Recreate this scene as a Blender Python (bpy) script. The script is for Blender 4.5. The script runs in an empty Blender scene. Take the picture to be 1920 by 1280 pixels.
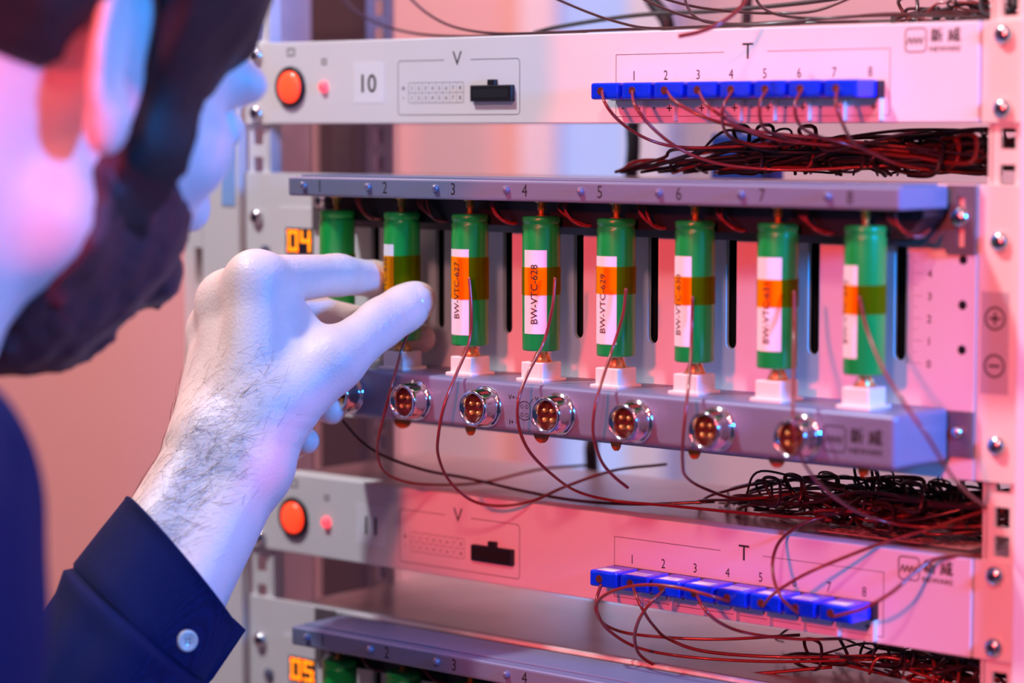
import bpy, bmesh, math, random
import numpy as np
from mathutils import Vector, Matrix
random.seed(7); rng = np.random.default_rng(7)
S = bpy.context.scene; COL = S.collection
Z0 = 1.45                                    # height of the rack datum above the floor (m); rack coordinates below are in mm

# ------------------------------------------------------------------ camera
CAM = np.array([794.57, -970.87, -8.37]); YAW, PITCH, FPX = 0.713584, 0.0833278, 4782.67
_cy, _sy = math.cos(YAW), math.sin(YAW)
FW = np.array([-_sy*math.cos(PITCH), _cy*math.cos(PITCH), -math.sin(PITCH)]); RT = np.array([_cy, _sy, 0.]); UP = np.cross(RT, FW)
def W(p): return Vector((p[0]/1000, p[1]/1000, p[2]/1000+Z0))
cam = bpy.data.objects.new('camera', bpy.data.cameras.new('camera')); COL.objects.link(cam); S.camera = cam
cam.matrix_world = Matrix(((RT[0], UP[0], -FW[0], 0), (RT[1], UP[1], -FW[1], 0), (RT[2], UP[2], -FW[2], 0), (0, 0, 0, 1)))
cam.location = W(CAM)
cam.data.sensor_width = 36; cam.data.lens = FPX*36/1920; cam.data.clip_start = .05
cam.data.dof.use_dof = True; cam.data.dof.focus_distance = 1.232; cam.data.dof.aperture_fstop = 3.9
def ray(px, py): return FW + RT*(px-960)/FPX + UP*(640-py)/FPX
def onY(px, py, Y=0.): d = ray(px, py); return CAM + d*(Y-CAM[1])/d[1]
def onZ(px, py, Z): d = ray(px, py); return CAM + d*(Z-CAM[2])/d[2]
def dep(px, py, z): return CAM + ray(px, py)*z
def proj(q): d = np.asarray(q, float)-CAM; z = d@FW; return 960+FPX*(d@RT)/z, 640-FPX*(d@UP)/z, z

# ------------------------------------------------------------------ world, lamps, exposure
w = bpy.data.worlds.new('room_ambient'); S.world = w; w.use_nodes = True
w.node_tree.nodes['Background'].inputs[0].default_value = (.20, .30, .78, 1); w.node_tree.nodes['Background'].inputs[1].default_value = .10
S.view_settings.view_transform = 'Standard'; S.view_settings.look = 'None'; S.view_settings.gamma = 1; S.view_settings.use_curve_mapping = False
S.view_settings.exposure = -0.1
def lamp(name, loc, tgt, power, color, size):
    l = bpy.data.lights.new(name, 'AREA'); l.energy = power; l.color = color; l.shape = 'DISK'; l.size = size
    o = bpy.data.objects.new(name, l); COL.objects.link(o); o.location = W(loc)
    o.rotation_euler = (W(tgt)-W(loc)).to_track_quat('-Z', 'Y').to_euler(); return o
lamp('ceiling_lamp', (-480, -740, 1290), (0, -40, -60), 25, (.90, .94, 1.0), .10)
lamp('added_side_fill', (760, -1300, 960), (60, -40, -120), 9, (1.0, .52, .50), .16)  # added pink fill for the right half, not a fixture of the room
lamp('red_lamp', (440, -1500, 310), (30, -20, -90), 25, (1.0, .055, .05), .12)
lamp('blue_lamp', (900, -115, 95), (0, -60, -90), 14, (.01, .27, 1.0), .12)
lamp('added_wall_fill', (-1450, 250, 1200), (-1250, 900, -50), 22, (1.0, .46, .40), .5)  # added warm fill that brightens the back wall, no known source

# ------------------------------------------------------------------ materials
def mat(name, col, rough=.5, metal=0., bump=0., bscale=200., var=0., vscale=8., sss=0., spec=.5, emit=None, es=0., coat=0., aniso=None):
    m = bpy.data.materials.new(name); m.use_nodes = True; nt = m.node_tree; b = nt.nodes['Principled BSDF']
    b.inputs['Base Color'].default_value = (*col, 1); b.inputs['Roughness'].default_value = rough; b.inputs['Metallic'].default_value = metal
    b.inputs['Specular IOR Level'].default_value = spec; b.inputs['Coat Weight'].default_value = coat
    if sss: b.inputs['Subsurface Weight'].default_value = sss; b.inputs['Subsurface Radius'].default_value = (.006, .002, .001); b.inputs['Subsurface Scale'].default_value = 1
    if emit: b.inputs['Emission Color'].default_value = (*emit, 1); b.inputs['Emission Strength'].default_value = es
    tc = nt.nodes.new('ShaderNodeTexCoord')
    if var:
        n = nt.nodes.new('ShaderNodeTexNoise'); n.inputs['Scale'].default_value = vscale; n.inputs['Detail'].default_value = 4
        nt.links.new(tc.outputs['Object'], n.inputs['Vector'])
        r = nt.nodes.new('ShaderNodeValToRGB'); r.color_ramp.elements[0].position = .3; r.color_ramp.elements[1].position = .7
        r.color_ramp.elements[0].color = (*[max(0, c*(1-var)) for c in col], 1); r.color_ramp.elements[1].color = (*[min(1, c*(1+var)) for c in col], 1)
        nt.links.new(n.outputs['Fac'], r.inputs['Fac']); nt.links.new(r.outputs['Color'], b.inputs['Base Color'])
    if bump:
        n2 = nt.nodes.new('ShaderNodeTexNoise'); n2.inputs['Scale'].default_value = bscale; n2.inputs['Detail'].default_value = 3
        mp = nt.nodes.new('ShaderNodeMapping'); nt.links.new(tc.outputs['Object'], mp.inputs['Vector'])
        if aniso: mp.inputs['Scale'].default_value = aniso
        nt.links.new(mp.outputs['Vector'], n2.inputs['Vector'])
        bp = nt.nodes.new('ShaderNodeBump'); bp.inputs['Strength'].default_value = bump; bp.inputs['Distance'].default_value = .0006
        nt.links.new(n2.outputs['Fac'], bp.inputs['Height']); nt.links.new(bp.outputs['Normal'], b.inputs['Normal'])
    return m
def film(name, col, opac=.12):
    m = bpy.data.materials.new(name); m.use_nodes = True; nt = m.node_tree; b = nt.nodes['Principled BSDF']
    b.inputs['Base Color'].default_value = (*col, 1); b.inputs['Roughness'].default_value = .15
    t = nt.nodes.new('ShaderNodeBsdfTransparent'); t.inputs[0].default_value = (*col, 1)
    x = nt.nodes.new('ShaderNodeMixShader'); lw = nt.nodes.new('ShaderNodeLayerWeight'); lw.inputs[0].default_value = opac*2
    mm = nt.nodes.new('ShaderNodeMath'); mm.operation = 'ADD'; mm.inputs[1].default_value = opac
    nt.links.new(lw.outputs['Fresnel'], mm.inputs[0]); nt.links.new(mm.outputs[0], x.inputs[0])
    nt.links.new(t.outputs[0], x.inputs[1]); nt.links.new(b.outputs[0], x.inputs[2]); nt.links.new(x.outputs[0], nt.nodes['Material Output'].inputs[0])
    return m
M = dict(
 paint=mat('grey_powder_coat', (.80, .775, .77), .42, bump=.12, bscale=1800, var=.015, vscale=30),
 post=mat('light_grey_post_paint', (.80, .77, .76), .4, bump=.1, bscale=1500),
 bar=mat('grey_anodised_metal', (.215, .25, .385), .36, .25, bump=.08, bscale=900, aniso=(.05, 1, 1)),
 bracket=mat('dark_steel', (.20, .17, .18), .42, .5, bump=.1, bscale=900),
 zinc=mat('galvanised_sheet', (.52, .50, .52), .33, .75, var=.12, vscale=25, bump=.1, bscale=600),
 black=mat('black_plastic', (.008, .008, .012), .45),
 dark=mat('recess_shade', (.004, .004, .006), .9),  # near-black stands in for shade inside slots, socket mouth and screw holes
 ink=mat('dark_print', (.010, .008, .012), .7),
 white=mat('white_sticker', (.86, .85, .87), .55, bump=.05, bscale=3000),
 nylon=mat('white_nylon', (.88, .82, .74), .4, sss=.05),
 chrome=mat('chrome', (.78, .78, .8), .12, 1.),
 steel=mat('screw_steel', (.70, .70, .72), .2, 1.),
 gold=mat('gold_plating', (.86, .55, .20), .28, .75),
 insul=mat('brown_insulator', (.09, .02, .018), .35),
 led=mat('clear_led', (.13, .14, .22), .05, spec=.9, coat=1.),
 blue=mat('blue_plug_plastic', (.002, .035, .92), .22, coat=.3, var=.08, vscale=60),
 green=mat('green_sleeve', (.008, .40, .06), .3, coat=.15, var=.05, vscale=30),
 kapton=film('amber_film', (1.0, .56, .01), .05), disc=film('amber_disc', (.85, .30, .01), .3),
 wire=mat('red_brown_enamel', (.20, .016, .012), .28, coat=.4), wired=mat('dark_wire', (.035, .008, .010), .3, coat=.3), cable=mat('black_cable', (.012, .014, .02), .5),
 red=mat('lit_red_button', (.9, .12, .04), .25, emit=(1., .035, .008), es=1.6, coat=.6), redled=mat('lit_red_led', (.9, .1, .1), .3, emit=(1., .06, .10), es=1.5),
 amber=mat('lit_amber_segments', (.9, .4, .02), .4, emit=(1., .22, .0), es=1.7), disp=mat('display_window', (.03, .02, .035), .25, coat=.5),
 tag=mat('grey_polarity_sticker', (.50, .47, .56), .5), strip=mat('pale_blue', (.30, .52, .95), .35),
 skin=mat('skin', (.90, .69, .63), .44, bump=.5, bscale=600, var=.08, vscale=34, sss=.16),
 nail=mat('nail', (.78, .62, .60), .22, coat=.5), hairm=mat('dark_brown_hair', (.014, .008, .010), .62, bump=.9, bscale=160, aniso=(1, 1, .12)),
 beard=mat('brown_beard', (.085, .028, .036), .6, bump=1., bscale=300), armhair=mat('arm_hair', (.055, .028, .02), .4),
 eye=mat('eye_white', (.8, .78, .76), .2), trouser=mat('dark_trouser_cloth', (.02, .022, .03), .8, bump=.3, bscale=900), shoe=mat('black_shoe_leather', (.02, .02, .02), .4),
 button=mat('shirt_button', (.62, .68, .60), .25, coat=.5),
 wall=mat('salmon_wall', (.66, .46, .43), .8, var=.03, vscale=2), floor=mat('grey_vinyl_floor', (.32, .30, .31), .5, var=.08, vscale=3), ceil=mat('ceiling_white', (.8, .8, .8), .9),  # wall: one even salmon base colour
 cabinet=mat('dark_brown_cabinet', (.045, .03, .036), .6), frame=mat('window_frame_white', (.75, .74, .76), .5),
 pane=mat('bright_frosted_pane', (.15, .18, .25), .4, emit=(.44, .53, 1.), es=.8), bluebag=mat('deep_blue_folder', (.01, .05, .30), .5),
)
def navy():
    m = mat('navy_cotton', (.006, .016, .105), .85, spec=.2); nt = m.node_tree; b = nt.nodes['Principled BSDF']
    b.inputs['Sheen Weight'].default_value = .06; b.inputs['Sheen Tint'].default_value = (.25, .45, 1, 1)
    tc = nt.nodes.new('ShaderNodeTexCoord'); hs = []
    for d in ('X', 'Z'):
        wv = nt.nodes.new('ShaderNodeTexWave'); wv.bands_direction = d; wv.inputs['Scale'].default_value = 420; wv.inputs['Distortion'].default_value = 2.5
        wv.inputs['Detail'].default_value = 2; nt.links.new(tc.outputs['Object'], wv.inputs['Vector']); hs.append(wv)
    a = nt.nodes.new('ShaderNodeMath'); a.operation = 'MULTIPLY'; nt.links.new(hs[0].outputs['Fac'], a.inputs[0]); nt.links.new(hs[1].outputs['Fac'], a.inputs[1])
    bp = nt.nodes.new('ShaderNodeBump'); bp.inputs['Strength'].default_value = .55; bp.inputs['Distance'].default_value = .0006
    nt.links.new(a.outputs[0], bp.inputs['Height']); nt.links.new(bp.outputs['Normal'], b.inputs['Normal'])
    r = nt.nodes.new('ShaderNodeMix'); r.data_type = 'RGBA'; r.inputs[6].default_value = (.0015, .004, .045, 1); r.inputs[7].default_value = (.005, .014, .11, 1)
    nt.links.new(a.outputs[0], r.inputs[0]); nt.links.new(r.outputs[2], b.inputs['Base Color']); return m
M['navy'] = navy()

# ------------------------------------------------------------------ mesh helpers (mm in, metres out)
class MB:
    def __init__(s): s.v = []; s.f = []; s.sm = []
    def add(s, vs, fs, smooth=False):
        n = len(s.v); s.v += [tuple(map(float, v)) for v in vs]; s.f += [tuple(i+n for i in f) for f in fs]; s.sm += [smooth]*len(fs); return s
    def box(s, x0, x1, y0, y1, z0, z1, bev=0., seg=2):
        if bev:
            bm = bmesh.new(); bmesh.ops.create_cube(bm, size=1)
            for v in bm.verts: v.co = Vector(((x0+x1)/2+v.co.x*(x1-x0), (y0+y1)/2+v.co.y*(y1-y0), (z0+z1)/2+v.co.z*(z1-z0)))
            bmesh.ops.bevel(bm, geom=bm.edges[:], offset=bev, segments=seg, profile=.5, affect='EDGES')
            bm.verts.index_update(); s.add([v.co for v in bm.verts], [[v.index for v in f.verts] for f in bm.faces], False); bm.free(); return s
        vs = [(x, y, z) for x in (x0, x1) for y in (y0, y1) for z in (z0, z1)]
        return s.add(vs, [(0, 1, 3, 2), (4, 6, 7, 5), (0, 4, 5, 1), (2, 3, 7, 6), (0, 2, 6, 4), (1, 5, 7, 3)])
    def prism(s, pts, y0, y1):               # polygon in XZ extruded along Y (front y0), counter-clockwise seen from the front
        n = len(pts); vs = [(x, y0, z) for x, z in pts]+[(x, y1, z) for x, z in pts]
        return s.add(vs, [tuple(range(n)), tuple(reversed(range(n, 2*n)))]+[(i, i+n, (i+1) % n+n, (i+1) % n) for i in range(n)])
    def lathe(s, prof, c=(0, 0, 0), axis='y', n=24, cap=True, smooth=True):   # prof: (radius, along) pairs
        vs = []
        for r, h in prof:
            for k in range(n):
                a = 2*math.pi*k/n; u, v = r*math.cos(a), r*math.sin(a)
                p = {'y': (u, h, v), 'z': (u, v, h), 'x': (h, u, v)}[axis]; vs.append((c[0]+p[0], c[1]+p[1], c[2]+p[2]))
        fs = []
        for i in range(len(prof)-1):
            for k in range(n): fs.append((i*n+k, i*n+(k+1) % n, (i+1)*n+(k+1) % n, (i+1)*n+k))
        s.add(vs, fs, smooth)
        if cap: b = len(s.v)-len(vs); s.f += [tuple(b+k for k in reversed(range(n))), tuple(b+(len(prof)-1)*n+k for k in range(n))]; s.sm += [False]*2
        return s
    def tube(s, pts, r, n=6, smooth=True):
        P = np.asarray(pts, float); m = len(P); T = np.gradient(P, axis=0); T /= np.linalg.norm(T, axis=1)[:, None]+1e-9
        R = np.full(m, r) if np.isscalar(r) else np.asarray(r); nv = np.cross(T[0], (0.3, .2, 1.)); nv /= np.linalg.norm(nv); vs = []
        for i in range(m):
            nv = nv-T[i]*(nv@T[i]); nv /= np.linalg.norm(nv)+1e-9; bv = np.cross(T[i], nv)
            for k in range(n): a = 2*math.pi*k/n; vs.append(P[i]+R[i]*(math.cos(a)*nv+math.sin(a)*bv))
        fs = [(i*n+k, i*n+(k+1) % n, (i+1)*n+(k+1) % n, (i+1)*n+k) for i in range(m-1) for k in range(n)]
        s.add(vs, fs, smooth); b = len(s.v)-len(vs); s.f += [tuple(b+k for k in reversed(range(n))), tuple(b+(m-1)*n+k for k in range(n))]; s.sm += [False]*2
        return s
    def mesh(s, name, mt, off=(0, 0, 0)):
        me = bpy.data.meshes.new(name); V = np.array(s.v, float)/1000
        me.from_pydata([tuple(v) for v in V-np.asarray(off)/1000], [], s.f)
        bm = bmesh.new(); bm.from_mesh(me); bmesh.ops.recalc_face_normals(bm, faces=bm.faces); bm.to_mesh(me); bm.free()
        me.polygons.foreach_set('use_smooth', s.sm); me.materials.append(M[mt] if isinstance(mt, str) else mt); me.update(); return me
def link(name, me, parent=None, loc=(0, 0, 0), rot=None, **kw):
    o = bpy.data.objects.new(name, me); COL.objects.link(o)
    if parent: o.parent = parent; o.location = Vector(loc)/1000
    else: o.location = W(loc)
    if rot: o.rotation_euler = rot
    for k, v in kw.items(): o[k] = v
    return o
def origin(p):
    while p.parent: p = p.parent
    return (np.array(p.location)-np.array((0, 0, Z0)))*1000
def part(name, mb, mt, parent, **kw):         # geometry given in rack mm
    return link(name, mb.mesh(name, mt, origin(parent)), parent, **kw)
def thing(name, label, cat, loc, group=None):
    o = link(name, None, None, loc, label=label, category=cat); o.empty_display_size = .02
    if group: o['group'] = group
    return o
def single(name, mb, mt, label, cat, group=None, base=None):
    b = np.array(base if base is not None else np.mean(np.array(mb.v), axis=0))
    o = link(name, mb.mesh(name, mt, b), None, b, label=label, category=cat)
    if group: o['group'] = group
    return o
def struct(name, mb, mt, parent=None):
    if parent: return part(name, mb, mt, parent)
    b = np.mean(np.array(mb.v), axis=0); return link(name, mb.mesh(name, mt, b), None, b, kind='structure')
_tc = {}
def text_geo(s, h, bold=0., font=None):       # flat lettering: list of verts (x,z) centred, height h = cap height
    k = (s, h, bold)
    if k in _tc: return _tc[k]
    c = bpy.data.curves.new('t', 'FONT'); c.body = s; c.size = 1; c.resolution_u = 3; c.offset = bold
    o = bpy.data.objects.new('t', c); COL.objects.link(o); dg = bpy.context.evaluated_depsgraph_get()
    me = bpy.data.meshes.new_from_object(o.evaluated_get(dg)); V = np.array([v.co[:2] for v in me.vertices]); F = [tuple(p.vertices) for p in me.polygons]
    bpy.data.objects.remove(o); bpy.data.curves.remove(c); bpy.data.meshes.remove(me)
    V = (V-(V.max(0)+V.min(0))/2); V *= h/(V[:, 1].max()-V[:, 1].min()); _tc[k] = (V, F); return V, F
def text(mb, s, h, x, y, z, bold=0., vert=False, squeeze=1., wrap=None):
    if bold:                                  # heavier strokes: the same letter laid down again a hair to each side
        for q in (-bold*h, bold*h): text(mb, s, h, x+q, y-.002, z, 0, vert, squeeze, wrap)
    V, F = text_geo(s, h, 0); V = V*np.array([squeeze, 1])
    if vert: V = np.stack([-V[:, 1], V[:, 0]], 1)
    if wrap:                                  # wrap = (radius, angle offset): lettering on a cylinder about (x, y)
        r, a0 = wrap; mb.add([(x+r*math.sin(a0+q[0]/r), y-r*math.cos(a0+q[0]/r), z+q[1]) for q in V], F)
    else: mb.add([(x+q[0], y, z+q[1]) for q in V], F)
    return mb
def rect_line(mb, x0, x1, z0, z1, y, t=.25):
    for a in ((x0, x1, z0, z0+t), (x0, x1, z1-t, z1), (x0, x0+t, z0, z1), (x1-t, x1, z0, z1)): flat(mb, *a, y)
def flat(mb, x0, x1, z0, z1, y, d=.06): mb.box(x0, x1, y-d, y, z0, z1)
def spline(pts, n=10):
    P = np.asarray(pts, float); P = np.vstack([2*P[0]-P[1], P, 2*P[-1]-P[-2]]); out = []
    for i in range(1, len(P)-2):
        for t in np.linspace(0, 1, n, endpoint=False):
            a, b, c, d = P[i-1:i+3]; out.append(.5*((2*b)+(-a+c)*t+(2*a-5*b+4*c-d)*t*t+(-a+3*b-3*c+d)*t**3))
    out.append(P[-2]); return np.array(out)

# ------------------------------------------------------------------ the setting
struct('floor', MB().box(-2600, 2200, -2300, 1000, -1470, -1450), 'floor')
struct('ceiling', MB().box(-2600, 2200, -2300, 1000, 1350, 1370), 'ceil')
struct('wall_back', MB().box(-2600, 2200, 900, 920, -1450, 1350), 'wall')
struct('wall_left', MB().box(-2600, -2580, -2300, 900, -1450, 1350), 'wall')
struct('baseboard_back', MB().box(-2580, 2200, 888, 900, -1450, -1360, 3), 'frame')
wx0, wx1 = onY(1052, 280, 880)[0], onY(1186, 280, 880)[0]
win = struct('window_1', MB().box(wx0-45, wx0, 870, 899, -640, 620, 3).box(wx1, wx1+45, 870, 899, -640, 620, 3).box(wx0-45, wx1+45, 870, 899, 620, 660, 3).box(wx0-60, wx1+60, 850, 899, -690, -640, 3), 'frame')
part('pane', MB().box(wx0, wx1, 884, 890, -640, 620), 'pane', win)

# dark furniture behind the rack
dx0, dx1 = onY(586, 280, 560)[0], onY(692, 280, 560)[0]
t = thing('tall_cabinet', 'tall narrow dark brown shallow cabinet standing behind the rack', 'cabinet', ((dx0+dx1)/2, 575, -1450))
part('body', MB().box(dx0, dx1, 562, 592, -1450, 60, 3), 'cabinet', t)
part('door', MB().box(dx0+4, dx1-4, 556, 562, -1400, 50, 2), 'cabinet', t)
part('handle', MB().tube([(dx1-20, 548, -150), (dx1-20, 548, 0)], 2), 'cabinet', t)
ux0, ux1 = onY(470, 30, 858)[0], onY(655, 30, 858)[0]
t = thing('wall_cabinet', 'dark wall cabinet seen above the unit numbered 10', 'cabinet', ((ux0+ux1)/2, 830, 75))
part('body', MB().box(ux0, ux1, 884, 899, 75, 560, 2), 'cabinet', t)
part('door', MB().box(ux0+4, ux1-4, 880, 884, 82, 552, 1), 'cabinet', t)
b = onY(1412, 282, 190)
t = thing('blue_hanging_pouch', 'deep blue soft pouch hanging behind the wires below unit 10', 'pouch', (b[0], 190, -90))
part('body', MB().box(b[0]-17, b[0]+17, 178, 200, -85, -12, 7, 3), 'bluebag', t)
part('flap', MB().box(b[0]-18, b[0]+18, 174, 179, -45, -11, 2), 'bluebag', t)
part('strap', MB().tube(spline([(b[0]-10, 189, -14), (b[0]-4, 189, 60), (b[0]+2, 189, 300)]), 3), 'cable', t)
cp = [onY(1195, -60, 160), onY(1222, 0, 160), onY(1252, 50, 160), onY(1235, 130, 165), onY(1190, 220, 170), onY(1186, 300, 170), onY(1160, 520, 175), onY(1115, 800, 175), onY(1110, 880, 170), onY(1130, 1200, 170)]
single('power_cable', MB().tube(spline(cp), 4.2, 8), 'cable', 'thick black cable hanging down behind the units', 'cable')

# ------------------------------------------------------------------ the rack
HOLES = [z+44.45*k for k in range(-11, 4) for z in (0, 15.875, 31.75)]
def hole_post(x0, x1, hx0, hx1, y0, y1, zlo, zhi, hh=9.2):
    m = MB(); m.box(x0, hx0, y0, y1, zlo, zhi); m.box(hx1, x1, y0, y1, zlo, zhi); z = zlo
    for h in sorted(HOLES):
        if zlo+20 < h < zhi-20: m.box(hx0, hx1, y0, y1, z, h-hh/2); z = h+hh/2
    m.box(hx0, hx1, y0, y1, z, zhi); return m
rack = thing('equipment_rack', 'light grey steel equipment rack holding the slim units and battery fixtures', 'rack', (0, 60, -1450))
for sx in (1, -1):
    X = lambda a, b: (min(a*sx, b*sx), max(a*sx, b*sx))
    p = hole_post(*X(226, 241.6), *X(230.2, 237.8), 3.6, 5.6, -1440, 640); p.box(*X(224.5, 226.5), 3.6, 12, -1440, 640)
    part('front_post', p, 'post', rack)
    ra, rb = abs(onY(738, 270, 93)[0]), abs(onY(690, 270, 93)[0]); rm = (ra+rb)/2
    p = hole_post(*X(ra, rb), *X(rm-3.6, rm+3.6), 92, 94, -1440, 640)
    part('rear_post', p, 'zinc', rack)
    c = MB(); a0, a1, s0, s1 = 243.2, 289, 273.5, 279.5
    c.box(*X(a0, s0), -3, 4, -1440, 640, .8); c.box(*X(s1, a1), -3, 4, -1440, 640, .8)
    zs = -1440.
    for k in range(-9, 5): zc = -85.5+66.7*k; c.box(*X(s0, s1), -3, 4, zs, zc-10.5); zs = zc+10.5
    c.box(*X(s0, s1), -3, 4, zs, 640); c.box(*X(a1-3, a1), 4, 96, -1440, 640); c.box(*X(s0-4, s1+4), 6, 8, -1440, 640)
    part('corner_column', c, 'post', rack)
part('base_beam', MB().box(-289, 289, -3, 96, -1450, -1400, 2), 'post', rack)
part('top_beam', MB().box(-289, 289, -3, 96, 640, 690, 2), 'post', rack)
part('blue_strip', MB().box(-256.5, -246, -3.5, -3.1, -51, 11), 'strip', rack, label='pale blue strip on the left column')  # flat pale blue strip over the column front

# shared small meshes
def screw_mesh(r=4.6):
    m = MB(); m.lathe([(r*.98, .9), (r, 0), (r*.96, -1.2), (r*.8, -2.5), (r*.5, -3.3), (.01, -3.6)], n=20)
    return m.mesh('screw', 'steel')
SCREW = screw_mesh(); SMALL = screw_mesh(2.9)
def cross(r):
    m = MB(); m.box(-r*.42, r*.42, -3.75, -2.0, -r*.12, r*.12).box(-r*.12, r*.12, -3.75, -2.0, -r*.42, r*.42); return m.mesh('recess', 'ink')
CROSS = cross(4.6)
def screw(parent, x, y, z, me=None):
    o = origin(parent); s = link('screw', me or SCREW, parent, (x-o[0], y-o[1], z-o[2]), (0, random.uniform(0, 1.5), 0))
    if me is None: link('cross_recess', CROSS, s)
    return s
def zigzag(m, x0, x1, z0, z1, y, n=5, t=.45):
    xs = np.linspace(x0, x1, n+1)
    for i in range(n):
        a = (xs[i], z0 if i % 2 == 0 else z1); b = (xs[i+1], z1 if i % 2 == 0 else z0)
        m.add([(a[0]-t, y, a[1]), (a[0]+t, y, a[1]), (b[0]+t, y, b[1]), (b[0]-t, y, b[1])], [(0, 1, 2, 3)])
def rounded_outline(m, x0, x1, z0, z1, y, r, t, gap=None):
    pts = []
    for cx, cz, a0 in ((x1-r, z1-r, 0), (x0+r, z1-r, 90), (x0+r, z0+r, 180), (x1-r, z0+r, 270)):
        for k in range(5): a = math.radians(a0+k*22.5); pts.append((cx, cz, math.cos(a), math.sin(a)))
    n = len(pts)
    for i in range(n):
        p, q = pts[i], pts[(i+1) % n]
        segs = [(p, q)]
        if gap and p[1] == z1-r and q[1] == z1-r and p[0] != q[0]:
            segs = [(p, (gap[1], p[1], 0, 1)), ((gap[0], p[1], 0, 1), q)]
        for a, c in segs:
            m.add([(a[0]+a[2]*r, y, a[1]+a[3]*r), (c[0]+c[2]*r, y, c[1]+c[3]*r), (c[0]+c[2]*(r-t), y, c[1]+c[3]*(r-t)), (a[0]+a[2]*(r-t), y, a[1]+a[3]*(r-t))], [(0, 1, 2, 3)])
def logo(parent, x, z, y, sc=1.):             # outlined square with a zigzag, two characters, a word beneath
    m = MB(); rounded_outline(m, x, x+11.2*sc, z, z+10.8*sc, y, 2*sc, .55*sc)
    zigzag(m, x+1.2*sc, x+9.4*sc, z+3.6*sc, z+6.8*sc, y, 7, .33*sc)
    text(m, '新', 6.2*sc, x+16.3*sc, y, z+7.4*sc, .035); text(m, '威', 6.2*sc, x+25.0*sc, y, z+7.4*sc, .035)
    text(m, 'NEWARE', 2.3*sc, x+20.6*sc, y, z+1.4*sc, .03, squeeze=1.18)
    return part('logo_print', m, 'ink', parent)

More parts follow.
